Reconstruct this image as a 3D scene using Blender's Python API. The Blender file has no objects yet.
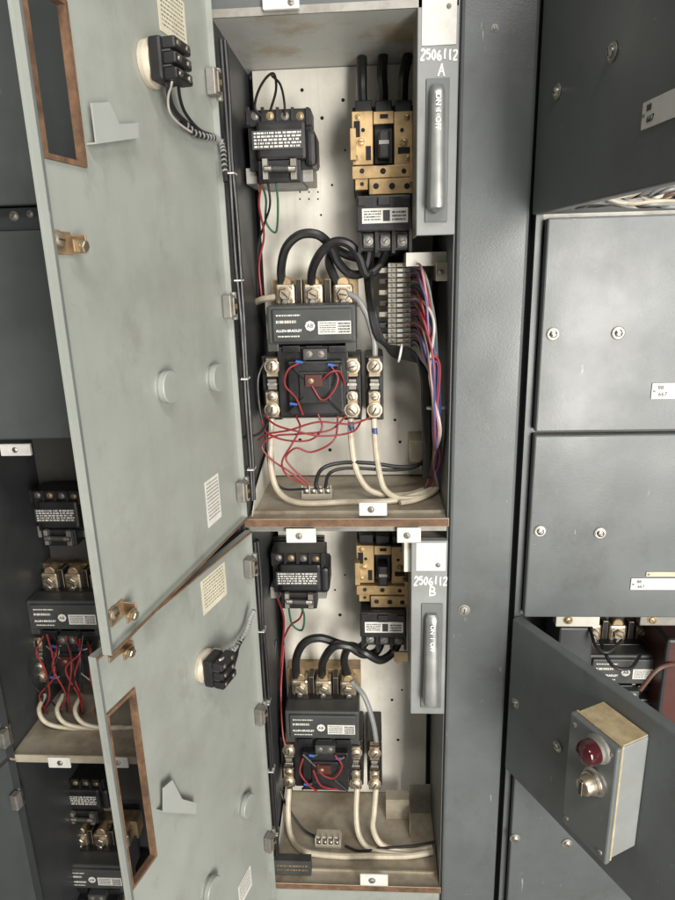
import bpy, bmesh, math, random
from mathutils import Matrix, Vector
random.seed(11)
R = math.radians
scene = bpy.context.scene
COL = scene.collection
I4 = Matrix.Identity(4)
# ------------------------------------------------------------------ camera maths
F = 635.0
CAMP = Vector((0, -1.05, 1.55))
PITCH, YAW, ROLL = R(15.8), R(3.5), R(-1.6)
CM = (Matrix.Rotation(YAW, 4, 'Z') @ Matrix.Rotation(math.pi/2-PITCH, 4, 'X') @ Matrix.Rotation(ROLL, 4, 'Z'))
CM3 = CM.to_3x3()
FWD = CM3 @ Vector((0, 0, -1))
def ray(px, py): return CM3 @ Vector(((px-337.5)/F, -(py-450)/F, -1))
def P(px, py, Y):
    d = ray(px, py); return CAMP + d*((Y-CAMP.y)/d.y)
def Pz(px, py, z):
    d = ray(px, py); return CAMP + d*((z-CAMP.z)/d.z)
def mpp(p): return (p-CAMP).dot(FWD)/F
# ------------------------------------------------------------------ materials
def mat(name, col, rough=.5, metal=0.0, var=.12, scale=9, bump=0.0, bscale=300, dirt=0.0, dcol=(.1, .08, .06), dscale=4, scratch=0.0, spec=.5, stretch=None, wave=0.0, scuff=(.5, .5, .47), streak=0.0, dlo=.47, dhi=.74, smudge=0.0):
    m = bpy.data.materials.new(name); m.use_nodes = True
    nt = m.node_tree; N = nt.nodes; L = nt.links
    b = N['Principled BSDF']
    tc = N.new('ShaderNodeTexCoord')
    mp = N.new('ShaderNodeMapping'); L.new(tc.outputs['Object'], mp.inputs[0])
    if stretch: mp.inputs['Scale'].default_value = stretch
    n1 = N.new('ShaderNodeTexNoise'); n1.inputs['Scale'].default_value = scale; n1.inputs['Detail'].default_value = 7; n1.inputs['Roughness'].default_value = .62
    L.new(mp.outputs[0], n1.inputs[0])
    r1 = N.new('ShaderNodeMapRange'); r1.inputs[1].default_value = .3; r1.inputs[2].default_value = .7; r1.inputs[3].default_value = 1-var; r1.inputs[4].default_value = 1+var
    L.new(n1.outputs[0], r1.inputs[0])
    mx = N.new('ShaderNodeMix'); mx.data_type = 'RGBA'; mx.blend_type = 'MULTIPLY'; mx.inputs[0].default_value = 1
    mx.inputs[6].default_value = (*col, 1); L.new(r1.outputs[0], mx.inputs[7])
    out = mx.outputs[2]
    def layer(out, vec, sc, det, lo, hi, amt, c):
        n2 = N.new('ShaderNodeTexNoise'); n2.inputs['Scale'].default_value = sc; n2.inputs['Detail'].default_value = det; n2.inputs['Roughness'].default_value = .7
        L.new(vec, n2.inputs[0])
        r2 = N.new('ShaderNodeMapRange'); r2.inputs[1].default_value = lo; r2.inputs[2].default_value = hi; r2.inputs[3].default_value = 0; r2.inputs[4].default_value = amt
        L.new(n2.outputs[0], r2.inputs[0])
        m2 = N.new('ShaderNodeMix'); m2.data_type = 'RGBA'; L.new(r2.outputs[0], m2.inputs[0]); L.new(out, m2.inputs[6]); m2.inputs[7].default_value = (*c, 1)
        return m2.outputs[2]
    if dirt > 0: out = layer(out, tc.outputs['Object'], dscale, 9, dlo, dhi, dirt, dcol)
    if smudge > 0:
        mp4 = N.new('ShaderNodeMapping'); mp4.inputs['Location'].default_value = (3.1, 1.7, .6); mp4.inputs['Rotation'].default_value = (.5, .3, .9); mp4.inputs['Scale'].default_value = (1, 1, .7); L.new(tc.outputs['Object'], mp4.inputs[0])
        out = layer(out, mp4.outputs[0], 11, 6, .56, .70, smudge, dcol)
    if streak > 0:
        mp3 = N.new('ShaderNodeMapping'); mp3.inputs['Scale'].default_value = (16, 16, .9); L.new(tc.outputs['Object'], mp3.inputs[0])
        out = layer(out, mp3.outputs[0], 3, 5, .50, .78, streak, dcol)
    if scratch > 0:
        for (sc, rot, th) in (((14, 14, 2.2), (.25, .35, 0), .69), ((30, 30, 5), (.9, -.6, .3), .70), ((60, 60, 60), (0, 0, 0), .73), ((5, 40, 40), (.2, .5, 1.1), .71)):
            mp2 = N.new('ShaderNodeMapping'); mp2.inputs['Scale'].default_value = sc; mp2.inputs['Rotation'].default_value = rot
            L.new(tc.outputs['Object'], mp2.inputs[0])
            out = layer(out, mp2.outputs[0], 6 if sc[0] < 50 else 1, 4, th, th+.06, scratch, scuff)
    L.new(out, b.inputs['Base Color'])
    r4 = N.new('ShaderNodeMapRange'); r4.inputs[1].default_value = .3; r4.inputs[2].default_value = .7; r4.inputs[3].default_value = max(.03, rough-.08); r4.inputs[4].default_value = min(1, rough+.12)
    L.new(n1.outputs[0], r4.inputs[0]); L.new(r4.outputs[0], b.inputs['Roughness'])
    b.inputs['Metallic'].default_value = metal
    b.inputs['Specular IOR Level'].default_value = spec
    nrm = None
    if wave > 0:
        n6 = N.new('ShaderNodeTexNoise'); n6.inputs['Scale'].default_value = 7; n6.inputs['Detail'].default_value = 1
        L.new(tc.outputs['Object'], n6.inputs[0])
        bw = N.new('ShaderNodeBump'); bw.inputs['Strength'].default_value = wave; bw.inputs['Distance'].default_value = .012
        L.new(n6.outputs[0], bw.inputs['Height']); nrm = bw.outputs[0]
    if bump > 0:
        n5 = N.new('ShaderNodeTexNoise'); n5.inputs['Scale'].default_value = bscale; n5.inputs['Detail'].default_value = 3
        L.new(tc.outputs['Object'], n5.inputs[0])
        bp = N.new('ShaderNodeBump'); bp.inputs['Strength'].default_value = bump; bp.inputs['Distance'].default_value = .001
        L.new(n5.outputs[0], bp.inputs['Height'])
        if nrm: L.new(nrm, bp.inputs['Normal'])
        nrm = bp.outputs[0]
    if nrm: L.new(nrm, b.inputs['Normal'])
    return m
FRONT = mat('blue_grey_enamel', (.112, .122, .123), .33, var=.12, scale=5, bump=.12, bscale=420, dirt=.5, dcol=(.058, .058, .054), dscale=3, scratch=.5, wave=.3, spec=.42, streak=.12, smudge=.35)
INNER = mat('green_grey_enamel', (.305, .325, .295), .34, var=.08, scale=4, bump=.1, bscale=420, dirt=.6, dcol=(.17, .165, .135), dscale=3.2, scratch=.45, wave=.32, streak=.12, spec=.6, smudge=.4)
BRKT = mat('pale_bracket_enamel', (.36, .375, .35), .4, var=.07, scale=8)
DARKP = mat('dark_enamel', (.040, .044, .045), .42, var=.14, scale=6, bump=.1, dirt=.4, dcol=(.02, .02, .02), scratch=.25, scuff=(.2, .2, .2))
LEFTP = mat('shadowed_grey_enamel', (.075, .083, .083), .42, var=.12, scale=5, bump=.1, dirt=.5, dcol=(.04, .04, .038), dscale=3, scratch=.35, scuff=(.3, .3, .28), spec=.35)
WHITE = mat('white_back_paint', (.71, .685, .61), .42, var=.06, scale=5, bump=.06, bscale=300, dirt=.5, dcol=(.38, .33, .24), dscale=4.5, streak=.25, smudge=.2)
GAP = mat('black_shadow_gap', (.008, .008, .009), .8)
RUBBER = mat('black_rubber', (.014, .014, .015), .55, bump=.2)
STEEL = mat('zinc_steel', (.56, .53, .48), .36, metal=1, var=.25, scale=30, bump=.1, dirt=.7, dcol=(.18, .13, .08), dscale=25)
TARN = mat('tarnished_lug', (.50, .43, .33), .38, metal=.9, var=.3, scale=35, bump=.15, dirt=.7, dcol=(.16, .11, .06), dscale=28)
DULL = mat('dull_steel', (.29, .28, .255), .5, metal=.6, var=.22, scale=25, bump=.1, dirt=.55, dcol=(.14, .1, .06), dscale=20)
GOLD = mat('yellow_chromate', (.45, .315, .16), .42, metal=.65, var=.3, scale=22, bump=.1, dirt=.7, dcol=(.2, .12, .055), dscale=14)
BRASS = mat('aged_brass', (.43, .32, .19), .45, metal=.7, var=.28, scale=30, dirt=.6, dcol=(.13, .09, .05), dscale=20)
BLACK = mat('black_bakelite', (.013, .013, .014), .36, var=.3, scale=20, bump=.1, dirt=.4, dcol=(.05, .045, .038), dscale=15)
CHAR = mat('charcoal_bakelite', (.043, .046, .044), .45, var=.2, scale=18, bump=.15, dirt=.5, dcol=(.10, .09, .075), dscale=14)
CREAM = mat('cream_plastic', (.47, .42, .33), .45, var=.14, scale=30, dirt=.5, dcol=(.25, .2, .13), dscale=20)
STRIP = mat('grey_tan_plastic', (.33, .305, .25), .45, var=.2, scale=40, dirt=.6, dcol=(.12, .1, .07), dscale=30)
RUST = mat('rusty_steel', (.15, .082, .045), .75, var=.45, scale=45, bump=.6, bscale=250, dirt=.7, dcol=(.055, .03, .02), dscale=30)
TRAY = mat('stained_tray', (.40, .355, .275), .42, metal=.15, var=.24, scale=9, bump=.12, dirt=.8, dcol=(.17, .11, .06), dscale=8, dlo=.44, dhi=.70, smudge=.4)
CEIL = mat('stained_ceiling_sheet', (.53, .53, .50), .36, var=.1, scale=6, dirt=.75, dcol=(.37, .27, .12), dscale=5.2, dlo=.49, dhi=.60)
PAPER = mat('yellowed_paper', (.60, .56, .43), .7, var=.08, scale=30, dirt=.5, dcol=(.36, .29, .18), dscale=20)
LABEL = mat('white_label', (.66, .65, .61), .45, var=.06, dirt=.5, dcol=(.40, .35, .26), dscale=30)
YLAB = mat('yellowed_label', (.56, .50, .36), .5, var=.1, dirt=.5, dcol=(.3, .24, .14), dscale=30)
INK = mat('print_ink', (.03, .03, .03), .6)
PALEINK = mat('faded_print', (.20, .19, .16), .7)
MARK = mat('white_marker', (.82, .82, .79), .6)
REDL = mat('red_lens', (.055, .008, .011), .14, var=.2, spec=.7)
DKRED = mat('dark_red_plastic', (.07, .018, .014), .4)
BLUE = mat('blue_crimp', (.03, .12, .42), .4)
CONC = mat('concrete', (.36, .35, .33), .7, var=.2, scale=3, bump=.4, bscale=60)
DULLP = mat('grey_handle_paint', (.24, .25, .245), .42, var=.12, scale=12, bump=.1, dirt=.5, dcol=(.11, .11, .10), scratch=.4)
LEVER = mat('worn_lever_metal', (.32, .325, .315), .34, metal=.5, var=.2, scale=14, bump=.1, dirt=.6, dcol=(.11, .11, .10), scratch=.6)
CHARP = mat('grey_slot_paint', (.13, .14, .138), .45, var=.12, scale=12, dirt=.4, dcol=(.08, .08, .075), scratch=.3)
PBX = mat('grey_box_paint', (.23, .24, .235), .42, var=.1, scale=10, dirt=.5, dcol=(.12, .115, .10), scratch=.45)
GASK = mat('yellowed_gasket', (.45, .36, .21), .6, var=.2, scale=40, dirt=.6, dcol=(.2, .13, .07), dscale=30)
BK = mat('shaded_back_paint', (.055, .052, .047), .5, dirt=.6, dcol=(.025, .02, .015), dscale=5)  # deep shade of the left bay put into its back plate colour
WIRE = {}
for nm, c in dict(black=(.013, .013, .014), red=(.235, .02, .024), cream=(.54, .475, .36), white=(.52, .48, .43), blue=(.05, .085, .22), green=(.03, .12, .065),
                  grey=(.25, .255, .25), pink=(.40, .19, .19), purple=(.14, .07, .17), brown=(.11, .055, .04), yellow=(.45, .36, .12)).items():
    WIRE[nm] = mat(nm + '_insulation', c, .4, var=.18, scale=40, dirt=.45, dcol=(c[0]*.5+.03, c[1]*.5+.03, c[2]*.5+.02), dscale=30)
# ------------------------------------------------------------------ mesh builder
W = {}
class MB:
    def __init__(s, M=None):
        s.bm = bmesh.new(); s.mats = []; s.M = M.copy() if M else I4.copy()
    def mi(s, m):
        if m not in s.mats: s.mats.append(m)
        return s.mats.index(m)
    def poly(s, pts, faces, m, smooth=False):
        k = s.mi(m); vs = [s.bm.verts.new(s.M @ Vector(p)) for p in pts]; out = []
        for f in faces:
            try:
                fc = s.bm.faces.new([vs[i] for i in f]); fc.material_index = k; fc.smooth = smooth; out.append(fc)
            except ValueError: pass
        return vs, out
    def box(s, x0, x1, y0, y1, z0, z1, m, bev=0, T=None):
        x0, x1 = sorted((x0, x1)); y0, y1 = sorted((y0, y1)); z0, z1 = sorted((z0, z1))
        pts = [Vector((x, y, z)) for x in (x0, x1) for y in (y0, y1) for z in (z0, z1)]
        if T: pts = [T @ p for p in pts]
        vs, fs = s.poly(pts, [(0, 1, 3, 2), (4, 6, 7, 5), (0, 4, 5, 1), (2, 3, 7, 6), (0, 2, 6, 4), (1, 5, 7, 3)], m)
        if bev > 0:
            bev = min(bev, .45*min(x1-x0, y1-y0, z1-z0))
            es = list({e for f in fs for e in f.edges})
            bmesh.ops.bevel(s.bm, geom=es, offset=bev, segments=2, affect='EDGES', profile=.5)
    def lathe(s, c, axis, prof, m, n=20, smooth=True, ph=0):
        c = Vector(c); ax = Vector(axis).normalized()
        a = Vector((0, 0, 1)) if abs(ax.z) < .9 else Vector((1, 0, 0))
        u = ax.cross(a).normalized(); v = ax.cross(u)
        pts = []; fs = []
        for d, r in prof:
            for i in range(n):
                t = 2*math.pi*i/n+ph; pts.append(c+ax*d+(u*math.cos(t)+v*math.sin(t))*r)
        k = len(prof)
        for j in range(k-1):
            for i in range(n):
                fs.append((j*n+i, j*n+(i+1) % n, (j+1)*n+(i+1) % n, (j+1)*n+i))
        vs, f1 = s.poly(pts, fs, m, smooth)
        kk = s.mi(m)
        for cp in (range(n), range((k-1)*n, k*n)):
            fc = s.bm.faces.new([vs[i] for i in cp]); fc.material_index = kk
    def cyl(s, a, b, r, m, n=18, smooth=True):
        a, b = Vector(a), Vector(b); L = (b-a).length; e = min(r*.15, L*.2)
        s.lathe(a, b-a, [(0, r-e), (e, r), (L-e, r), (L, r-e)], m, n, smooth)
    def tube(s, pts, r, m, n=9, sub=8):
        pts = [Vector(p) for p in pts]
        q = [pts[0]*2-pts[1]]+pts+[pts[-1]*2-pts[-2]]; path = []
        for i in range(1, len(q)-2):
            p0, p1, p2, p3 = q[i-1:i+3]
            for k in range(sub):
                t = k/sub
                path.append(.5*((2*p1)+(p2-p0)*t+(2*p0-5*p1+4*p2-p3)*t*t+(3*p1-p0-3*p2+p3)*t**3))
        path.append(pts[-1])
        T0 = (path[1]-path[0]).normalized()
        u = T0.orthogonal().normalized(); vp = []; fs = []
        for i, p in enumerate(path):
            t = (path[min(i+1, len(path)-1)]-path[max(i-1, 0)])
            if t.length < 1e-9: t = T0.copy()
            t.normalize(); u = (u-t*u.dot(t)).normalized(); v = t.cross(u)
            for j in range(n):
                a = 2*math.pi*j/n; vp.append(p+(u*math.cos(a)+v*math.sin(a))*r)
        for i in range(len(path)-1):
            for j in range(n):
                fs.append((i*n+j, i*n+(j+1) % n, (i+1)*n+(j+1) % n, (i+1)*n+j))
        vs, _ = s.poly(vp, fs, m, True); kk = s.mi(m)
        for cp in (range(n), range((len(path)-1)*n, len(path)*n)):
            fc = s.bm.faces.new([vs[i] for i in cp]); fc.material_index = kk
    def prism(s, pts, ext, m):
        n = len(pts); ext = Vector(ext); pts = [Vector(p) for p in pts]
        s.poly(pts+[p+ext for p in pts], [tuple(range(n)), tuple(range(n, 2*n))]+[(i, (i+1) % n, n+(i+1) % n, n+i) for i in range(n)], m)
    def plate_hole(s, xs, zs, y0, y1, m):
        pts = []; fs = []
        for y in (y0, y1):
            for x in xs:
                for z in zs: pts.append((x, y, z))
        id_ = lambda l, i, j: l*16+i*4+j
        for l in (0, 1):
            for i in range(3):
                for j in range(3):
                    if i == 1 and j == 1: continue
                    fs.append((id_(l, i, j), id_(l, i+1, j), id_(l, i+1, j+1), id_(l, i, j+1)))
        for (i, j, k, l2) in [(i, 0, i+1, 0) for i in range(3)]+[(i, 3, i+1, 3) for i in range(3)]+[(0, j, 0, j+1) for j in range(3)]+[(3, j, 3, j+1) for j in range(3)]+[(1, 1, 2, 1), (1, 2, 2, 2), (1, 1, 1, 2), (2, 1, 2, 2)]:
            fs.append((id_(0, i, j), id_(0, k, l2), id_(1, k, l2), id_(1, i, j)))
        s.poly(pts, fs, m)
    def text(s, txt, size, T, m, align='CENTER', bold=0):
        cu = bpy.data.curves.new('lettering', 'FONT'); cu.body = txt; cu.size = size; cu.align_x = align; cu.align_y = 'CENTER'; cu.extrude = size*.02; cu.resolution_u = 3; cu.offset = bold
        o = bpy.data.objects.new('lettering', cu); COL.objects.link(o)
        bpy.context.view_layer.update()
        me = bpy.data.meshes.new_from_object(o.evaluated_get(bpy.context.evaluated_depsgraph_get()))
        s.poly([T @ v.co for v in me.vertices], [tuple(p.vertices) for p in me.polygons], m)
        bpy.data.objects.remove(o); bpy.data.curves.remove(cu); bpy.data.meshes.remove(me)
    # boxes and cylinders measured on the plane y = Y0 of the place
    def bxp(s, x0, y0, x1, y1, Y0, Y1, m, bev=0):
        xm, ym = (x0+x1)/2, (y0+y1)/2
        s.box(P(x0, ym, Y0).x, P(x1, ym, Y0).x, Y0, Y1, P(xm, y1, Y0).z, P(xm, y0, Y0).z, m, bev)
    def cyp(s, px, py, rp, Y0, Y1, m, n=18, smooth=True):
        c = P(px, py, Y0); s.cyl((c.x, Y1, c.z), (c.x, Y0, c.z), rp*mpp(c), m, n, smooth)
    def screw(s, px, py, rp, Y, m=None, n=18, ang=None, hexa=False):
        c = P(px, py, Y); s.screw_at(c, (0, -1, 0), rp*mpp(c), m or STEEL, ang, hexa)
    def screw_at(s, c, ax, r, m, ang=None, hexa=False):
        c = Vector(c); ax = Vector(ax).normalized(); ang = random.uniform(0, 3.1) if ang is None else ang
        s.lathe(c, ax, [(-.001, r*1.18), (r*.14, r*1.18), (r*.16, r*1.1)], m, 18)
        if hexa: s.lathe(c, ax, [(0, r*.95), (r*.62, r*.95), (r*.72, r*.8)], m, 6, False, ang)
        else: s.lathe(c, ax, [(0, r*.92), (r*.4, r*.9), (r*.55, r*.68), (r*.6, r*.3)], m, 16)
        q = ax.to_track_quat('Z', 'Y').to_matrix().to_4x4(); q.translation = c
        h = r*.64 if not hexa else r*.74
        s.box(-r*.62, r*.62, -r*.1, r*.1, h-.0006, h+.0002, INK, 0, q @ Matrix.Rotation(ang, 4, 'Z'))
    def marks(s, x0, y0, x1, y1, Y, rows, m=INK, fill=.55, seed=0):
        rr = random.Random(seed+rows)
        xm, ym = (x0+x1)/2, (y0+y1)/2
        a, b = P(x0, ym, Y).x, P(x1, ym, Y).x; z1, z0 = P(xm, y0, Y).z, P(xm, y1, Y).z
        h = (z1-z0)/rows
        for i in range(rows):
            zc = z1-h*(i+.5); x = a
            while x < b:
                l = rr.uniform(.02, .10)*(b-a); e = min(x+l, b)
                if e-x > .012*(b-a): s.box(x, e, Y-.0004, Y-.00005, zc-h*fill/2, zc+h*fill/2, m)
                x = e+rr.uniform(.012, .04)*(b-a)
    def build(s, name, parent=None, frame=None, label=None):
        bm = s.bm
        bmesh.ops.recalc_face_normals(bm, faces=bm.faces[:])
        for e in bm.edges:
            if len(e.link_faces) == 2 and e.calc_face_angle(0) > .62: e.smooth = False
        Wp = W[parent.name] if parent else I4
        if frame is not None: Wo = frame.copy()
        elif parent: Wo = Wp.copy()
        else:
            xs = [v.co for v in bm.verts]
            Wo = Matrix.Translation((sum(v.x for v in xs)/len(xs), sum(v.y for v in xs)/len(xs), min(v.z for v in xs)))
        bm.transform(Wo.inverted())
        me = bpy.data.meshes.new(name); bm.to_mesh(me); bm.free()
        for m in s.mats: me.materials.append(m)
        o = bpy.data.objects.new(name, me); COL.objects.link(o)
        if parent: o.parent = parent
        o.matrix_basis = Wp.inverted() @ Wo
        W[o.name] = Wo
        if label: o['label'] = label
        return o
def tag(o, label, cat, group=None, kind=None):
    o['label'] = label; o['category'] = cat
    if group: o['group'] = group
    if kind: o['kind'] = kind
    return o
def thing(name, label, cat, M, group=None):
    if isinstance(M, Vector): M = Matrix.Translation(M)
    o = bpy.data.objects.new(name, None); COL.objects.link(o); o.empty_display_size = .05
    o.matrix_basis = M; W[o.name] = M.copy()
    return tag(o, label, cat, group)
def dup(root, M, label, group=None):
    r = root.copy(); COL.objects.link(r); r.matrix_basis = M; W[r.name] = M.copy(); r['label'] = label
    if group: r['group'] = group
    for ch in list(root.children):
        c = ch.copy(); COL.objects.link(c); c.parent = r
        for g in list(ch.children):
            d = g.copy(); COL.objects.link(d); d.parent = c
    return r
def dup_px(root, a, b, Y, label, Y2=None):
    d = P(b[0], b[1], Y if Y2 is None else Y2)-P(a[0], a[1], Y)
    return dup(root, Matrix.Translation(d) @ W[root.name], label)
FLOOR = None; XMAX = None
def W1(label, pts, rp, col, name='wire', group=None, extra=None, n=9):
    w = [P(*p) for p in pts]; r = rp*mpp(w[len(w)//2])
    for i, p in enumerate(w):
        if FLOOR is not None and p.z < FLOOR+r*1.15:
            q = Pz(pts[i][0], pts[i][1], FLOOR+r*1.15)
            if q.y > .015: w[i] = q
            else: w[i] = Vector((p.x, p.y, FLOOR+r*1.15))
        if XMAX is not None and w[i].x > XMAX-r: w[i].x = XMAX-r
    mb = MB(); mb.tube(w, r, WIRE[col], n)
    if extra: extra(mb)
    o = mb.build(name); return tag(o, label, 'cable' if name == 'cable' else 'wire', group)
# ------------------------------------------------------------------ key planes of the place
YB = .25
xL = P(246, 500, 0).x; xR = P(450, 470, 0).x; xPR = P(517, 450, 0).x; xRP = P(530.5, 450, 0).x
zAc = P(300, 68, YB).z; zA = P(345, 520, 0).z; zBc = P(345, 531, 0).z; zB = P(352, 885, 0).z
xLP = xL-.105; xLL = P(8, 740, 0).x; xRE = xRP+.50; ZT = 2.06
# ------------------------------------------------------------------ floor (structure)
mb = MB(); mb.box(-4, 4, -5, 1.5, -.05, 0, CONC); f = mb.build('ground'); f['kind'] = 'structure'
# ================================================================== CENTRE CABINET
cab = thing('motor_control_cabinet', 'middle steel cabinet with both bucket doors swung open to the left', 'electrical cabinet', Vector(((xL+xPR)/2, .1, 0)))
mb = MB()
mb.box(xL-.003, xL, .002, YB+.04, 0, ZT, DARKP)
mb.box(xR-.002, xR+.0, .004, YB+.04, 0, ZT, CHARP)
mb.box(xL-.003, xPR, YB+.04, YB+.045, 0, ZT, DARKP)
mb.box(xL, xR, .0, .03, zAc+.012, ZT, FRONT)
mb.box(xL-.0, xR-.003, .001, .012, 0, zB-.012, INNER)
mb.box(xL, xR-.003, .004, .016, zBc-.002, zA-.0125, DULL)
mb.build('frame', cab)
mb = MB(); mb.box(xL-.012, xL-.0035, -.004, .02, 0, ZT, RUBBER, .002); mb.build('door_gasket', cab)
# wireway cover
mb = MB(); mb.box(xR+.001, xPR, -.006, .012, 0, ZT, FRONT, .0055)
cov = mb.build('wireway_cover', cab)
for (a, b, r) in ((464, 610, 5), (495, 28, 3)):
    mb = MB(); mb.screw(a, b, r, -.006, DULL); mb.build('screw', cov)
mb = MB(); mb.box(xPR+.0005, xRP-.001, .02, .03, 0, ZT, GAP); mb.build('joint_strip', cab)
# ceiling, backs, shelves
mb = MB(); mb.box(xL, xR-.002, .0, YB+.03, zAc, zAc+.002, CEIL); mb.box(xL, xR-.002, -.003, .0, zAc, zAc+.011, DULL)
cl = mb.build('ceiling_sheet', cab)
mb = MB(); mb.bxp(262, -6, 299, 9, -.012, -.0035, LABEL, .002); mb.screw(291, 2, 3, -.012, DULL); mb.build('bracket', cl)
def back(z0, z1, holes):
    mb = MB(); mb.box(xL+.012, xR-.012, YB, YB+.003, z0, z1, WHITE, .001)
    for (a, b, r) in holes:
        mb.cyp(a, b, r, YB-.0006, YB+.001, GAP, 10)
    mb.build('back_plate', cab)
hA = []
for k in range(6): hA += [(300+9*(k % 3), 192+7*(k//3), .9)]
hA += [(302, 90, 1.8), (322, 118, 1.8), (332, 185, 1.2), (321, 215, 1.1), (343, 100, 1.8), (345, 150, 1.0), (395, 420, 1.5), (400, 442, 1.5), (330, 450, 1.8), (300, 440, 1.8)]
back(zA+.002, zAc-.001, hA)
hB = [(392, 700, 1.5), (398, 740, 1.5), (340, 615, 1.8), (335, 590, 1.1), (345, 575, 1.0), (402, 690, 1.1)]
back(zB+.002, zBc-.001, hB)
def shelf(z):
    mb = MB(); mb.box(xL, xR-.003, .0005, YB+.03, z-.003, z, TRAY)
    mb.box(xL-.004, xR+.0, -.004, 0, z-.012, z+.004, RUST, .001)
    mb.box(xL+.002, xR-.004, .03, .033, z, z+.006, TRAY)
    mb.prism([(xL+.004, .02, z), (xL+.004, YB, z), (xL+.004, YB, z+.075), (xL+.004, .07, z+.035)], (.002, 0, 0), WHITE)
    return mb.build('shelf', cab)
shA = shelf(zA); shB = shelf(zB)
for (x0, y0, x1, y1, sh) in ((359, 503, 387, 516, shA), (286, 529, 316, 543, shA), (397, 528, 421, 543, shA), (360, 875, 388, 886, shB)):
    mb = MB(); mb.bxp(x0, y0, x1, y1, -.009, -.0045, LABEL, .0015); mb.screw((x0+x1)/2-2, (y0+y1)/2, 3, -.009, DULL); mb.build('latch_bracket', sh)
mb = MB(); mb.bxp(274, 861, 311, 875, .012, .03, CHAR); mb.marks(277, 864, 308, 872, .012, 2, BRASS, .4, 3); mb.build('rating_plate', shB)
mb = MB(); mb.bxp(410, 441, 431, 462, .17, .25, TRAY, .001); mb.bxp(421, 447, 431, 470, .155, .25, DULL, .001); mb.build('cable_cover', cab)
# bent grey bracket standing on the lower tray
q0, q1 = P(386, 825, .17).x, xR-.006
mb = MB(); mb.box(q0, q0+.055, .17, .172, zB+.0005, zB+.058, TRAY, .0005); mb.box(q0, q0+.055, .1722, .20, zB+.056, zB+.058, TRAY, .0005)
mb.box(q0+.0535, q0+.055, .12, .1698, zB+.0005, zB+.045, DULL, .0004); mb.box(q0+.0552, q1, .19, .192, zB+.0005, zB+.085, DULL, .0005); mb.build('bent_bracket', cab)
mb = MB(); mb.bxp(406, 252, 448, 266, .10, .25, WHITE, .001); mb.bxp(436, 262, 448, 281, .08, .25, CREAM, .001); mb.screw(441, 272, 2.5, .08); mb.build('mounting_channel', cab)
mb = MB(); mb.bxp(404, 541, 446, 572, .012, .09, WHITE, .001); mb.build('mounting_channel', cab)
# harness tied down the hinge side
for (za, zb, lab) in ((zAc-.02, zA+.03, 'black tied harness running down the hinge side of the upper compartment'), (zBc-.03, zB+.05, 'black tied harness running down the hinge side of the lower compartment')):
    rr = random.Random(3); mb = MB(); n = 9
    for q in range(3):
        pts = [(xL+.006+.004*(q % 2)+rr.uniform(-.001, .002), .022+.006*q+rr.uniform(-.003, .003), za+(zb-za)*i/n) for i in range(n+1)]
        mb.tube(pts, .0034, WIRE['black'], 8)
    for i in range(2, n, 2):
        z = za+(zb-za)*(i+.3)/n; mb.box(xL+.0012, xL+.0145, .017, .0385, z, z+.004, LABEL, .0008)
    tag(mb.build('wire_harness'), lab, 'cable')
# handle plates
GL = {'2': [[(0, .8), (.3, 1), (.8, .95), (.85, .65), (0, 0), (1, .02)]], '5': [[(.95, 1), (.2, .98), (.15, .6), (.7, .6), (.9, .3), (.6, 0), (.05, .08)]],
      '0': [[(.5, 1), (.1, .7), (.1, .3), (.5, 0), (.9, .3), (.9, .7), (.5, 1)]], '6': [[(.75, 1), (.3, .7), (.1, .3), (.4, 0), (.85, .15), (.8, .45), (.15, .35)]],
      '1': [[(.55, 1), (.5, .5), (.5, 0)]], 'A': [[(0, 0), (.5, 1), (.55, .9), (1, 0)], [(.15, .38), (.85, .4)]],
      'B': [[(.1, 0), (.12, 1), (.7, .92), (.7, .62), (.12, .52), (.85, .4), (.8, .08), (.1, 0)]]}
def scribble(mb, txt, px, py, w, h, Y):
    rr = random.Random(5)
    adv = w/len(txt)
    for i, ch in enumerate(txt):
        ox = px-w/2+adv*i+adv*.14; wd = adv*.72; oy = py+h/2+rr.uniform(-1.0, .8); hh = h*rr.uniform(.88, 1.12); sl = rr.uniform(-.05, .25)
        for st in GL[ch]:
            mb.tube([P(ox+wd*(a+sl*b*.5)+rr.uniform(-.25, .25), oy-hh*b+rr.uniform(-.3, .3), Y) for a, b in st], rr.uniform(.00135, .00165), MARK, 6, 4)
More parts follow.
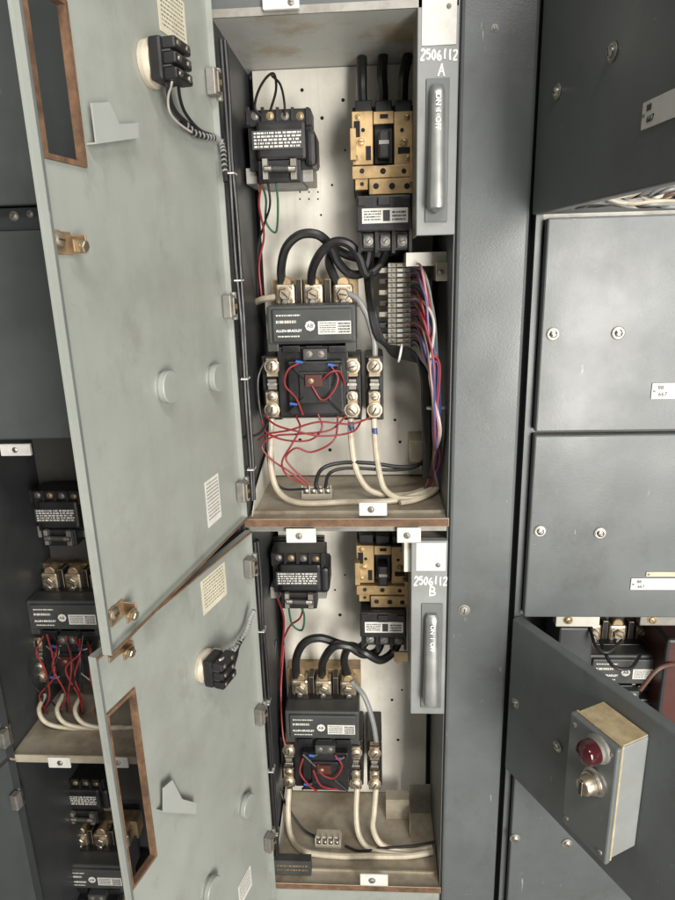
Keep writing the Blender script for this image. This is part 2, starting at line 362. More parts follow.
def handle(top, bot, x0, x1, paper, t1, t2, lev, letter, lab, pm):
    Y = -.003
    zt = P((x0+x1)/2, top, Y).z; zb = P((x0+x1)/2, bot, Y).z; ym = (top+bot)/2
    X0, X1 = P(x0, ym, Y).x, xR-.001
    mb = MB(); mb.box(X0, X1, Y, .01, zb, zt, DULLP, .0015)
    mb.box(X0, X0+.002, .01, .10, zb, zt, DULL)
    hp = mb.build('handle_plate', cab, label=lab)
    mb = MB(); mb.bxp(*paper, Y-.0014, Y-.0002, pm, .0005); mb.screw(paper[2]-8, paper[1]+22, 2.2, Y-.0014, DULL); mb.build('blank_plate', hp)
    mb = MB(); scribble(mb, '2506112', t1[0], t1[1], t1[3], t1[2], Y-.0003); scribble(mb, letter, t2[0], t2[1], 9, t2[2], Y-.0003); mb.build('handwriting', hp)
    lx0, ly0, lx1, ly1 = lev
    mb = MB(); mb.bxp(lx0-2, ly0-4, lx1+2, ly1+6, Y-.003, Y-.0002, CHARP, .001); mb.build('slot_plate', hp)
    c0 = P((lx0+lx1)/2, ly0+4, Y); c1 = P((lx0+lx1)/2, ly1-2, Y); wd = (P(lx1, (ly0+ly1)/2, Y)-P(lx0, (ly0+ly1)/2, Y)).x/2
    mb = MB(); zs = c0.z-c1.z; NS = 24; NR = 11; pts = []; fs = []
    for k in range(NS+1):
        t = k/NS
        wk = .80+.20*t**2 if t < .86 else (.948+.052*math.sin((t-.86)/.07*1.57) if t < .93 else math.sqrt(max(.0, 1-((t-.93)/.0705)**2)))
        wk = max(wk, .12)
        if t < .05: wk *= .72+.28*math.sin(t/.05*1.57)
        dk = .017+.015*t**1.6+.004*math.sin(t*math.pi)
        if t > .94: dk *= .55+.45*math.sqrt(max(0, 1-((t-.94)/.0605)**2))
        if t < .05: dk *= .7+.3*math.sin(t/.05*1.57)
        for i in range(NR):
            a = math.pi*i/(NR-1); cx_ = math.copysign(abs(math.cos(a))**.62, math.cos(a)); sy_ = math.sin(a)**.5 if math.sin(a) > 1e-6 else 0
            pts.append((c0.x-wd*wk*cx_, Y-.003-(dk-.003)*sy_, c0.z-zs*t))
    for k in range(NS):
        for i in range(NR-1): fs.append((k*NR+i, k*NR+i+1, (k+1)*NR+i+1, (k+1)*NR+i))
    fs += [tuple(range(NR)), tuple(range(NS*NR, NS*NR+NR))]
    mb.poly(pts, fs, LEVER, True)
    mb.build('handle', hp)
    mb = MB(); zc = c0.z-zs*.22
    T = Matrix.Translation((c0.x, Y-.0225, zc)) @ Matrix.Rotation(-.055, 4, 'X') @ Matrix.Rotation(R(90), 4, 'X') @ Matrix.Rotation(R(-90), 4, 'Z')
    mb.text('ON  I  OFF', zs*.06, T, MARK, bold=.0002)
    mb.build('lettering', hp)
handle(-22, 235, 417, 457, (422, -16, 457, 45), (439, 55, 10, 38), (441, 70.5, 11), (427.5, 82, 446.5, 216), 'A', 'upper handle plate with the lever and the letter A', LABEL)
handle(541, 714, 411, 448, (416, 543, 446, 571), (430.5, 581, 8, 34), (432, 591.5, 8), (423, 608, 440, 702), 'B', 'lower handle plate with the lever and the letter B', LABEL)
# ------------------------------------------------------------------ doors
def frame_of(h, f):
    X = (f-h); X.z = 0; L = X.length; X.normalize(); Y = Vector((0, 0, 1)).cross(X)
    return Matrix(((X.x, Y.x, 0, h.x), (X.y, Y.y, 0, h.y), (0, 0, 1, h.z), (0, 0, 0, 1))), L
def Pd(M, px, py, off=0):
    Mi = M.inverted(); c = Mi @ CAMP; d = Mi.to_3x3() @ ray(px, py); q = c+d*((off-c.y)/d.y); return q.x, q.z
def door_mesh(M, L, w0, w1, hole, skin, rim=True):
    mb = MB(M)
    u0, u1, a0, a1 = hole
    mb.plate_hole((0, u0, u1, L), (w0, a0, a1, w1), -.003, 0, skin)
    fl = .009
    mb.box(L-.0025, L-.0003, 0, fl, w0, w1, skin); mb.box(.0003, .0025, 0, fl, w0, w1, skin)
    mb.box(.003, L-.003, 0, fl, w0+.0003, w0+.0025, skin); mb.box(.003, L-.003, 0, fl, w1-.0025, w1-.0003, skin)
    mb.box(-.0002, L+.0002, fl, fl+.0012, w0, w0+.0035, RUST); mb.box(-.0002, L+.0002, fl, fl+.0012, w1-.0035, w1, RUST)
    mb.box(L-.0028, L+.0002, fl, fl+.0008, w0+.004, w1-.004, CHARP)
    d = mb.build('door', cab, frame=M)
    mb = MB(M); t = .004
    mb.box(u0-.001, u0+t, -.006, .003, a0, a1, RUST); mb.box(u1-t, u1+.001, -.006, .003, a0, a1, RUST)
    mb.box(u0, u1, -.0061, .0031, a0-.001, a0+t, RUST); mb.box(u0, u1, -.0061, .0031, a1-t, a1+.001, RUST)
    mb.build('cutout_rim', d)
    return d
def dsub(d, M, name, fn, label=None):
    mb = MB(M); fn(mb); return mb.build(name, d, label=label)
def hinge(d, M, py, hx):
    u, w = Pd(M, hx, py, .012)
    def fn(mb):
        mb.box(.004, .024, .001, .016, w-.018, w+.018, DULL, .002)
        mb.box(.004, .018, .016, .019, w-.014, w+.014, BRASS, .001)
        mb.cyl((-.002, .010, w-.022), (-.002, .010, w+.022), .0055, DULL)
        mb.screw_at((.011, .019, w+.008), (0, 1, 0), .004, BLACK); mb.screw_at((.011, .019, w-.008), (0, 1, 0), .004, BLACK)
    dsub(d, M, 'hinge', fn)
def sticker(d, M, px, py, w, h, rows, m=PAPER):
    u, z = Pd(M, px, py)
    def fn(mb):
        rr = random.Random(px)
        mb.box(u-w/2, u+w/2, .0002, .0008, z-h/2, z+h/2, m)
        for i in range(rows):
            zz = z+h*.42-h*.84*i/rows; a = u+w*.42
            while a > u-w*.4:
                l = rr.uniform(.02, .09)*w; b = max(a-l, u-w*.42); mb.box(a, b, .0008, .0010, zz-h*.16/rows, zz+h*.16/rows, PALEINK); a = b-w*.025
    dsub(d, M, 'sticker', fn)
def plug(d, M, px, py, r, ln):
    u, z = Pd(M, px, py, ln)
    dsub(d, M, 'hole_plug', lambda mb: mb.lathe((u, 0, z), (0, 1, 0), [(0, r*.85), (ln*.4, r*.85), (ln*.42, r), (ln*.92, r), (ln, r*.95)], INNER, 32))
def latch(d, M, px, py):
    u, z = Pd(M, px, py, .010)
    def fn(mb):
        mb.box(u-.012, u+.016, .0005, .0025, z-.011, z+.011, BRASS, .0008)
        mb.box(u-.0125, u-.0105, .0026, .020, z-.010, z+.008, RUST, .0008)
        mb.box(u-.0104, u+.008, .017, .0192, z-.009, z+.003, BRASS, .0008)
        mb.screw_at((u+.009, .0025, z+.003), (0, 1, 0), .0075, TARN)
        mb.cyl((u-.003, .019, z-.003), (u-.003, .025, z-.004), .0062, TARN, 6)
    dsub(d, M, 'latch', fn)
def tri_bracket(d, M, pts):
    q = [Pd(M, a, b, .012) for a, b in pts]
    def fn(mb):
        mb.prism([(u, .011, z) for u, z in q], (0, .0016, 0), BRKT)
        mb.prism([(q[-1][0], .001, q[-1][1]), (q[-2][0], .001, q[-2][1]), (q[-2][0], .0109, q[-2][1]), (q[-1][0], .0109, q[-1][1])], (0, 0, .0016), BRKT)
    dsub(d, M, 'folded_bracket', fn)
hA_ = P(243, 518, -.006); fA_ = Pz(105, 655, hA_.z)
MA, LA = frame_of(hA_, fA_)
uu0 = Pd(MA, 76.5, 100)[0]; uu1 = Pd(MA, 33, 80)[0]; ww0 = Pd(MA, 60, 161)[1]
dA = door_mesh(MA, LA, 0, zAc-hA_.z+.05, (uu0, uu1, ww0, ww0+.15), INNER)
dA['label'] = 'upper open door with square window cutout'
for py, hx in ((80, 212), (307, 228), (497, 238)): hinge(dA, MA, py, hx)
sticker(dA, MA, 172, 16, .075, .055, 9); sticker(dA, MA, 213, 500, .05, .075, 11, LABEL)
plug(dA, MA, 172, 387, .0215, .015); plug(dA, MA, 220, 378, .0215, .015)
latch(dA, MA, 71, 243); latch(dA, MA, 124, 613)
tri_bracket(dA, MA, [(91, 103), (109, 102), (119, 124), (138, 123), (138, 138), (96, 144)])
hB_ = P(247, 530, -.006); fB_ = Pz(90, 657, hB_.z)
MBm, LB = frame_of(hB_, fB_)
vv0 = Pd(MBm, 144, 770)[0]; vv1 = Pd(MBm, 116, 790)[0]; ztop = Pd(MBm, 122, 699)[1]; zbot = Pd(MBm, 142, 874)[1]
dB = door_mesh(MBm, LB, zB-hB_.z-.04, 0, (vv0, vv1, zbot, ztop), INNER)
dB['label'] = 'lower open door with tall window cutout'
for py, hx in ((576, 243), (730, 252), (858, 263)): hinge(dB, MBm, py, hx)
sticker(dB, MBm, 214, 588, .075, .06, 9); sticker(dB, MBm, 245, 886, .05, .05, 6, LABEL)
plug(dB, MBm, 215, 890, .0215, .015); plug(dB, MBm, 250, 806, .0215, .015)
latch(dB, MBm, 122, 650)
tri_bracket(dB, MBm, [(163, 788), (172, 780), (182, 799), (196, 803), (196, 814), (163, 812)])
# ------------------------------------------------------------------ contact blocks on the doors
def at_door(M, px, py):
    u, z = Pd(M, px, py, .02); return M @ Matrix.Translation((u, 0, z))
M1 = at_door(MA, 163, 63)
cb = thing('contact_block', 'black and cream switch contact block on the upper open door', 'contact block', M1)
mb = MB(M1); mb.lathe((0, .0005, 0), (0, 1, 0), [(0, .027), (.006, .027), (.009, .024), (.012, .022)], CREAM, 32); mb.box(-.027, -.017, .006, .020, -.017, .017, CREAM, .002); mb.build('mounting_ring', cb)
mb = MB(M1); mb.box(-.0165, .022, .0125, .030, -.024, .024, BLACK, .004)
for k in range(3): mb.box(-.022, .021, .030, .048, -.0235+k*.0162, -.0105+k*.0162, BLACK, .0028)
for k in range(2): mb.box(-.018, .019, .029, .040, -.0098+k*.0162, -.0078+k*.0162, CHAR)
mb.build('contact_body', cb)
for k in range(3):
    for sx in (-.012, .012):
        mb = MB(M1)
        mb.screw_at((sx, .048, -.017+k*.0162), (0, 1, 0), .0036, STEEL); mb.build('terminal_screw', cb)
dup(cb, at_door(MBm, 214, 667), 'black and cream switch contact block on the lower open door')
# ================================================================== control transformer
tr = thing('control_transformer', 'black control transformer with nameplate high in the upper compartment', 'transformer', P(280, 182, YB))
mb = MB()
for k in range(9):
    mb.bxp(249+(k % 2)*.7, 126, 312-(k % 2)*.7, 170, .15+k*.011, .15+k*.011+.0102, BLACK, .0006)
mb.build('core', tr)
mb = MB(); mb.bxp(256, 120, 306, 160, .128, .152, BLACK, .006); mb.bxp(304, 129, 316, 166, .14, .22, BLACK, .008); mb.build('coil', tr)
mb = MB(); mb.bxp(252, 130, 303, 149, .1262, .1278, CHAR); mb.marks(254, 131, 301, 148, .1262, 5, LABEL, .55, 2); mb.build('nameplate', tr)
mb = MB(); mb.bxp(245, 109, 311, 126, .14, .2, BLACK, .002)
for k in range(5): mb.bxp(246+15*k, 107, 249+15*k, 125, .133, .14, BLACK)
tb = mb.build('terminal_board', tr)
for k in range(4):
    mb = MB(); mb.screw(255+15*k, 116, 3.2, .14, BRASS if k % 2 else DULL); mb.build('terminal_screw', tb)
mb = MB(); mb.bxp(258, 160, 301, 183, .125, .25, BLACK, .002); mb.bxp(262, 158, 268, 180, .118, .126, DULL, .001); mb.bxp(290, 158, 297, 180, .118, .126, DULL, .001)
fb = mb.build('fuse_block', tr)
mb = MB(); a, b = P(264, 169, .116), P(296, 169, .116); r = .0055
mb.cyl(a, a+(b-a)*.25, r, STEEL); mb.cyl(a+(b-a)*.25, a+(b-a)*.75, r*.92, CHAR); mb.cyl(a+(b-a)*.75, b, r, STEEL); mb.build('fuse', fb)
for (q0, q1, q2, q3) in ((246, 168, 257, 184), (302, 166, 313, 182)):
    mb = MB(); mb.bxp(q0, q1, q2, q3, .16, .25, DULL, .001); mb.build('mounting_foot', tr)
dup_px(tr, (277, 139), (297, 578), .127, 'black control transformer with nameplate in the lower compartment')
# ================================================================== circuit breaker
br = thing('disconnect_switch', 'gold and black disconnect switch in the upper compartment beside the handle', 'switch', P(383, 252, YB))
mb = MB(); mb.bxp(353, 106, 413, 196, .175, .25, BLACK, .002)
for k in range(3): mb.bxp(355+20*k, 100, 372+20*k, 114, .15, .24, BLACK, .002)
mb.build('base', br)
mb = MB()
for (x0, y0, x1, y1, d) in ((352, 111, 373, 165, .14), (394, 111, 413, 165, .14), (373.2, 111, 393.8, 124, .1405), (352, 165.2, 413, 178, .132), (369, 178.2, 415, 194, .128), (355, 178.2, 368.5, 190, .136)):
    mb.bxp(x0, y0, x1, y1, d, .176, GOLD, .0012)
for (x, y, r) in ((358, 117, 3), (407, 117, 3), (361, 142, 4), (404, 142, 4), (358, 158, 2.5), (408, 158, 2.5)):
    mb.screw(x, y, r, .14, GOLD)
for (x, y, r, d) in ((362, 171, 2.5, .1317), (383, 171, 3, .1317), (404, 171, 2.5, .1317), (376, 186, 3, .1277), (392, 186, 3.2, .1277), (407, 186, 3, .1277), (362, 184, 2, .1357), (363, 130, 2, .1397), (402, 130, 2, .1397)):
    mb.cyp(x, y, r, d-.0004, d+.004, GAP, 12)
mb.bxp(354, 121, 360, 137, .1385, .1398, GAP); mb.bxp(398, 147, 410, 153, .1385, .1398, GAP); mb.bxp(366, 146, 371, 160, .1385, .1398, GAP); mb.bxp(380, 114, 388, 118, .139, .1403, GAP)
gp = mb.build('mechanism_plate', br)
for (q0, q1, q2, q3, d0, d1) in ((350, 128, 356, 160, .12, .1383), (410, 150, 416, 182, .115, .1318)):
    mb = MB(); mb.bxp(q0, q1, q2, q3, d0, d1, GOLD, .001); mb.build('link_arm', gp)
mb = MB(); mb.bxp(374, 124.5, 393, 164, .15, .176, BLACK, .002); mb.bxp(378, 130, 390, 158, .115, .15, BLACK, .004); mb.bxp(379, 140, 389, 144, .1135, .116, DULL); mb.build('toggle', br)
mb = MB(); mb.bxp(356, 195, 412, 231, .112, .22, BLACK, .003); mb.bxp(358, 197, 365, 206, .108, .113, BLACK, .001); mb.bxp(378, 197, 390, 205, .105, .113, BLACK, .001); mb.bxp(401, 197, 410, 206, .108, .113, BLACK, .001)
cv = mb.build('lower_cover', br)
mb = MB(); mb.bxp(362, 208, 408, 223, .1105, .1118, LABEL)
mb.marks(364, 210, 381, 221, .1105, 4, INK, .5, 1); mb.marks(392, 210, 406, 221, .1105, 3, INK, .55, 4); mb.bxp(383, 210, 390, 221, .1101, .1105, INK); mb.build('nameplate', cv)
mb = MB(); mb.bxp(359, 231.5, 411, 251, .135, .23, BLACK, .002)
for k in range(4): mb.bxp(358+17*k, 229, 361+17*k, 253, .125, .136, BLACK)
lb = mb.build('lug_block', br)
for k in range(3):
    mb = MB(); mb.bxp(363+17*k, 234, 373.5+17*k, 248, .13, .136, CHAR, .001); mb.screw(368.3+17*k, 241, 4.0, .13, DULL); mb.build('lug', lb)
dup_px(br, (385, 215), (384, 627), .111, 'gold and black disconnect switch in the lower compartment beside the handle')
# ================================================================== motor starter
st = thing('motor_starter', 'charcoal motor starter with three lugs in the upper compartment', 'motor starter', P(315, 418, YB))
mb = MB(); mb.bxp(271, 279, 358, 308, .212, .25, BRASS, .001)
for x in (299, 328): mb.bxp(x-3, 279, x+3, 306, .18, .213, BLACK, .001)
mb.build('bus_plate', st)
for x in (285, 313, 343):
    mb = MB(); mb.bxp(x-10, 284, x+10, 306, .178, .212, TARN, .005); mb.cyp(x, 283, 6.2, .182, .212, BRASS, 18); mb.screw(x, 294.5, 6.6, .178, TARN, hexa=True)
    mb.cyp(x+random.uniform(-1, 1), 302.5, 3.4, .168, .179, STEEL, 12); mb.build('line_lug', st)
mb = MB(); mb.bxp(276, 303, 350, 418, .16, .25, BLACK, .002); mb.build('housing', st)
mb = MB(); mb.bxp(267, 305, 356, 344, .122, .212, CHAR, .004); mb.bxp(272, 309, 352, 342, .116, .123, CHAR, .003)
for x in (267.5, 345): mb.bxp(x, 338, x+11, 352, .124, .18, CHAR, .002)
ac = mb.build('arc_cover', st)
mb = MB(); mb.bxp(318, 321, 351, 334, .1145, .1158, LABEL); mb.marks(319.5, 322, 336, 333, .1145, 5, INK, .4, 6); mb.marks(338, 322, 350, 333, .1145, 4, INK, .6, 7); mb.build('nameplate', ac)
mb = MB()
mb.cyp(310, 326, 5.2, .1148, .1158, LABEL, 8, False)
Tx = lambda px, py, Y: Matrix.Translation(P(px, py, Y)) @ Matrix.Rotation(R(90), 4, 'X')
mb.text('AB', .0095, Tx(310, 326, .1143), INK); mb.build('emblem', ac)
mb = MB(); mb.text('ALLEN-BRADLEY', .0064, Tx(289, 331, .1154), MARK, bold=.00012); mb.marks(278, 335, 300, 338, .1158, 1, LABEL, .45, 3); mb.marks(276, 314, 300, 317, .1158, 1, LABEL, .5, 5); mb.marks(276, 320, 296, 324, .1158, 1, LABEL, .7, 8); mb.build('lettering', ac)
mb = MB(); mb.bxp(278, 346, 349, 417, .13, .2, BLACK, .003)
for k in range(3): mb.bxp(282+23*k, 346, 300+23*k, 353, .122, .131, BLACK, .0015)
cf = mb.build('coil_frame', st)
mb = MB(); mb.bxp(288, 361, 343, 415, .112, .131, BLACK, .003)
for sx in (-1, 1):
    for sy in (-1, 1):
        p = P(315+sx*27, 388+sy*25, .110); q = P(315+sx*11, 388+sy*9, .107)
        mb.tube([p, (p+q)/2, q], .0028, BLACK, 6, 2)
mb.bxp(299, 372, 331, 404, .106, .113, BLACK, .002); mb.build('coil', st)
mb = MB(); mb.bxp(305, 375, 322, 387, .100, .1065, DKRED, .001); mb.screw(311, 381, 2.2, .100, BRASS); mb.build('contact_module', st)
mb = MB(); mb.bxp(303, 349, 327, 360, .108, .13, CHAR, .001); mb.screw(309, 354, 2.8, .108, DULL); mb.screw(321, 354, 2.8, .108, DULL); mb.build('coil_terminal', st)
for (x, y) in ((299, 362), (331, 365), (293, 404)):
    mb = MB(); c = P(x, y, .104); mb.cyl(c+Vector((-.006, 0, .001)), c+Vector((.006, 0, -.001)), .0028, BLUE, 10); mb.cyl(c+Vector((.006, 0, -.001)), c+Vector((.012, .006, -.001)), .0024, STEEL, 8); mb.build('crimp_connector', st)
for x in (272, 352, 374.5):
    mb = MB(); mb.bxp(x-9, 356, x+9, 420, .15, .25, BLACK, .002); mb.bxp(x-7, 357, x+7, 378, .132, .15, BRASS, .003); mb.bxp(x-7, 391, x+7, 419, .130, .15, BRASS, .003)
    mb.bxp(x-5, 378.5, x+5, 390.5, .136, .15, DULL, .002)
    ov = mb.build('overload_pole', st)
    for (yy, r, Y) in ((366.5, 6.6, .132), (396.5, 4.6, .130), (410, 6.6, .130)):
        mb = MB(); mb.screw(x, yy, r, Y, TARN); mb.build('terminal_screw', ov)
    mb = MB()
    for k in range(4): mb.cyp(x-3.4+2.3*k, 384.5, 1.7, .126, .137, STEEL, 8)
    mb.build('heater_element', ov)
st2 = dup_px(st, (310, 326), (321, 728), .115, 'charcoal motor starter with three lugs in the lower compartment')
# ================================================================== tall terminal block + small ones
tbk = thing('terminal_strip', 'tall grey terminal strip beside the coloured wire bundle', 'terminal block', P(399, 348, YB))
mb = MB(); mb.bxp(389, 262, 411, 349, .175, .25, DULL, .001); mb.build('mounting_rail', tbk)
for k in range(17):
    y0 = 263+k*5.03
    mb = MB(); mb.bxp(388, y0, 411, y0+4.3, .15, .176, STRIP, .0008); mb.bxp(397, y0+.4, 403, y0+3.9, .143, .151, LABEL if k % 3 else CREAM, .0006)
    mb.screw(392.3, y0+2.1, 1.6, .15, DULL); mb.screw(407.3, y0+2.1, 1.6, .15, DULL); mb.build('terminal', tbk)
for k in range(7):
    y0 = 268+k*11
    mb = MB(); mb.bxp(379, y0, 388, y0+5, .165, .2, BLACK if k % 2 else STRIP, .001); mb.build('side_tab', tbk)
def small_tb(px, py, Y, label):
    t = thing('terminal_block', label, 'terminal block', P(px, py, Y))
    z0 = W[t.name].translation
    mb = MB(); mb.box(z0.x-.03, z0.x+.03, Y, Y+.035, z0.z, z0.z+.012, CREAM, .001); mb.box(z0.x-.027, z0.x+.027, Y+.008, Y+.03, z0.z+.0121, z0.z+.025, CREAM, .001); mb.build('base', t)
    for k in range(4):
        x = z0.x-.0205+k*.0137
        mb = MB(); mb.box(x-.005, x+.005, Y+.001, Y+.0079, z0.z+.0122, z0.z+.022, DULL, .0008); mb.screw_at((x, Y+.001, z0.z+.017), (0, -1, 0), .0042, STEEL); mb.build('terminal', t)
    for k in range(5):
        mb = MB(); x = z0.x-.0273+k*.0137; mb.box(x-.0012, x+.0012, Y-.001, Y+.0078, z0.z+.0123, z0.z+.03, CREAM); mb.build('barrier', t)
    return t
yA = Pz(317, 500, zA).y; yBq = Pz(328, 849, zB).y
small_tb(317, 500, yA, 'small cream terminal block on the upper shelf')
small_tb(328, 849, yBq, 'small cream terminal block on the lower shelf')
# ================================================================== wires, upper compartment
FLOOR = zA; XMAX = xR-.003
W1('left black cable dropping into the top of the upper switch', [(362, 58, .2), (362, 75, .19), (362, 90, .19), (363, 108, .19)], 5.2, 'black', 'cable')
W1('middle black cable dropping into the top of the upper switch', [(383, 56, .2), (382, 75, .185), (383, 92, .19), (383, 108, .19)], 5.2, 'black', 'cable')
W1('right black cable dropping into the top of the upper switch', [(408, 56, .2), (404, 75, .185), (403, 92, .19), (403, 108, .19)], 5.2, 'black', 'cable')
W1('thick black cable arching from the left lug of the upper starter', [(283, 290, .195), (281, 270, .18), (286, 248, .165), (300, 235, .16), (318, 235, .16), (331, 247, .17), (338, 262, .18), (350, 274, .185), (364, 272, .18), (369, 255, .18), (369, 246, .18)], 4.6, 'black', 'cable')
W1('thick black cable arching from the middle lug of the upper starter', [(312, 290, .195), (312, 272, .17), (320, 254, .15), (334, 242, .14), (349, 244, .14), (359, 257, .15), (366, 274, .16), (378, 268, .17), (385, 255, .18), (386, 246, .18)], 4.6, 'black', 'cable')
W1('thick black cable from the right lug of the upper starter', [(340, 290, .195), (334, 277, .19), (329, 262, .2), (334, 250, .21), (350, 256, .22), (380, 262, .215), (398, 258, .2), (402, 246, .18)], 4.4, 'black', 'cable')
W1('clear grey cable bending from the right lug down to the right pole', [(346, 292, .18), (358, 300, .17), (368, 318, .16), (374, 340, .15), (375, 358, .15)], 3.0, 'grey', 'cable')
W1('cream cable end at the left lug of the upper starter', [(256, 302, .22), (264, 299, .2), (277, 297, .19)], 3.4, 'cream', 'cable')
for k in range(10):
    o = k*1.25; rq = random.Random(k)
    W1('black control wires bundled behind the tall terminal strip', [(363+o*.9, 250, .2), (366+o*.5, 285, .18-k*.004), (370+o*.5, 315, .155), (377+o*.5, 338, .14), (390+o*.2, 346+o*.8, .125), (408, 349+o*.9, .105), (417+o*.35, 358+o*.5, .09), (422+o*.5, 378, .085), (423+o*.55, 405, .085), (424+o*.5, 440, .09), (425+o*.5+rq.uniform(-2, 2), 478, .11)], 1.8, 'black', 'wire', 'black control wires behind the terminal strip')
cols = ['pink', 'red', 'grey', 'purple', 'pink', 'blue', 'black', 'red', 'grey', 'pink', 'green', 'blue', 'red', 'purple', 'brown', 'pink', 'white', 'blue', 'red', 'grey', 'black', 'pink', 'purple', 'red', 'blue', 'grey', 'brown', 'pink', 'red', 'black', 'blue', 'grey', 'pink', 'purple', 'white', 'red', 'grey', 'blue']
rr = random.Random(4)
for k, c in enumerate(cols):
    y0 = 265+k*2.2; j = rr.uniform(-10, 7); j2 = rr.uniform(-8, 6); dd = rr.uniform(-.045, .015)
    W1(f'{c} wire in the bundle right of the tall terminal strip', [(410, y0, .16), (416, y0-1, .13+dd*.5), (424+j*.4, y0+rr.uniform(2, 14), .09+dd), (431+j*.6, max(y0+26, 312+j), .075+dd), (435+j2*.8, 372+j, .07+dd), (438+j*.5, 430, .07+dd), (437+j2*.6, 460, .10+dd*.5), (435+j, 488, .13)], 1.3, c, 'wire', f'{c} wires of the bundle right of the terminal strip', None, 7)
for (x, y0, ax, Yc, lab) in ((436, 408, (0, .1, 1), .07, 'white tie around the wire bundle at the right wall'), (400, 353, (1, 0, -.2), .112, 'white tie around the black wires below the tall terminal strip')):
    mb = MB(); a = P(x, y0, Yc)
    mb.lathe(a-Vector(ax)*.002, ax, [(0, .0165), (.0005, .0173), (.0035, .0173), (.004, .0165)], LABEL, 20); tag(mb.build('cable_tie'), lab, 'cable tie')
bt = lambda x, y, Y, r: (lambda mb: mb.cyl(P(x, y, Y), P(x+.6, y+9, Y), r, WIRE['blue'], 10))
W1('cream cable from the left pole of the upper starter', [(272, 414, .14), (271, 440, .13), (271, 468, .11), (279, 492, .09), (300, 503, .07), (345, 502, .07), (390, 501, .08), (425, 492, .11), (438, 486, .15)], 3.1, 'cream', 'cable')
W1('cream cable from the middle pole of the upper starter with dark band', [(351, 414, .14), (351, 436, .13), (355, 465, .11), (366, 487, .1), (385, 495, .1), (412, 494, .12), (439, 484, .18)], 3.1, 'cream', 'cable', None, bt(351, 422, .132, .0056))
W1('cream cable from the right pole of the upper starter with dark band', [(374, 414, .14), (375, 438, .13), (378, 465, .11), (384, 488, .09), (398, 498, .08), (418, 498, .09), (440, 490, .15)], 3.1, 'cream', 'cable', None, bt(374.5, 428, .132, .0056))
W1('short cream cable lying across the back of the upper shelf', [(400, 503, .07), (415, 500, .09), (430, 494, .11), (440, 488, .13)], 2.8, 'cream', 'cable')
reds = [([(346, 416, .13), (330, 430, .11), (300, 434, .1), (275, 436, .1), (262, 446, .1), (272, 460, .1), (290, 472, .1), (305, 484, .1)], 'sagging red wire below the upper starter, lowest of the loops'),
        ([(370, 418, .13), (350, 424, .11), (318, 422, .1), (290, 430, .1), (268, 434, .11), (258, 440, .12)], 'long red wire crossing below the upper starter to the left'),
        ([(296, 416, .12), (300, 428, .1), (292, 444, .09), (282, 462, .09), (288, 476, .1), (308, 485, .1)], 'red wire dropping from the upper starter to the small terminal block'),
        ([(318, 414, .11), (322, 428, .1), (310, 440, .1), (285, 440, .1), (266, 432, .11), (262, 420, .12)], 'red wire looped left under the upper starter coil'),
        ([(362, 420, .14), (352, 432, .11), (322, 436, .09), (296, 431, .09), (276, 425, .1), (264, 415, .12)], 'red wire running left from between the right poles of the upper starter'),
        ([(338, 416, .12), (334, 440, .1), (312, 452, .1), (296, 448, .1), (286, 458, .1), (294, 470, .1), (312, 486, .1)], 'red wire sweeping from the coil of the upper starter down to the terminal block'),
        ([(299, 363, .104), (288, 370, .1), (285, 385, .098), (296, 398, .098), (303, 415, .1)], 'red wire curling over the left of the upper starter coil'),
        ([(331, 366, .104), (338, 378, .096), (333, 392, .096), (322, 400, .097), (312, 386, .099)], 'red wire curling over the right of the upper starter coil'),
        ([(322, 380, .1), (331, 372, .095), (340, 372, .1), (345, 385, .11)], 'short red wire at the middle of the upper starter coil')]
for p, l in reds: W1(l, p, 1.0, 'red')
W1('thin black wire dropping beside the left pole of the upper starter', [(264, 362, .14), (258, 380, .13), (260, 410, .13), (266, 434, .12), (270, 470, .12), (282, 488, .11), (305, 489, .1)], 1.3, 'black')
W1('black wire along the upper shelf up to the small terminal block', [(433, 446, .16), (428, 460, .15), (405, 467, .12), (370, 463, .11), (340, 463, .11), (322, 469, .1), (316, 482, .1), (318, 489, .1)], 2.0, 'black')
W1('second black wire reaching the small terminal block on the upper shelf', [(431, 440, .17), (420, 464, .15), (395, 470, .12), (350, 468, .11), (330, 473, .1), (325, 488, .1)], 1.7, 'black')
W1('black wire looping from the transformer terminals to the ceiling', [(262, 117, .135), (255, 108, .13), (258, 92, .14), (266, 78, .16), (274, 74, .18), (276, 90, .17), (270, 112, .14)], 1.3, 'black')
W1('thin black wire between the upper transformer terminals', [(285, 116, .135), (284, 100, .13), (280, 84, .16), (272, 76, .19)], 1.2, 'black')
W1('red wire hanging below the upper transformer on the left wall', [(262, 182, .13), (259, 205, .15), (264, 235, .18), (259, 265, .2), (262, 300, .21)], 1.1, 'red')
W1('black wire hanging below the upper transformer, bowed to the right', [(268, 182, .13), (270, 205, .15), (264, 225, .18), (258, 250, .2), (258, 300, .22)], 1.1, 'black')
W1('dark green wire looped below the upper transformer', [(276, 182, .13), (278, 205, .15), (276, 232, .18), (266, 222, .18), (266, 200, .16), (262, 183, .13)], 1.1, 'green')
W1('black wire from the upper door hinge across to the upper starter', [(238, 437, .0), (248, 437, .03), (260, 433, .08), (268, 422, .12)], 1.4, 'black')
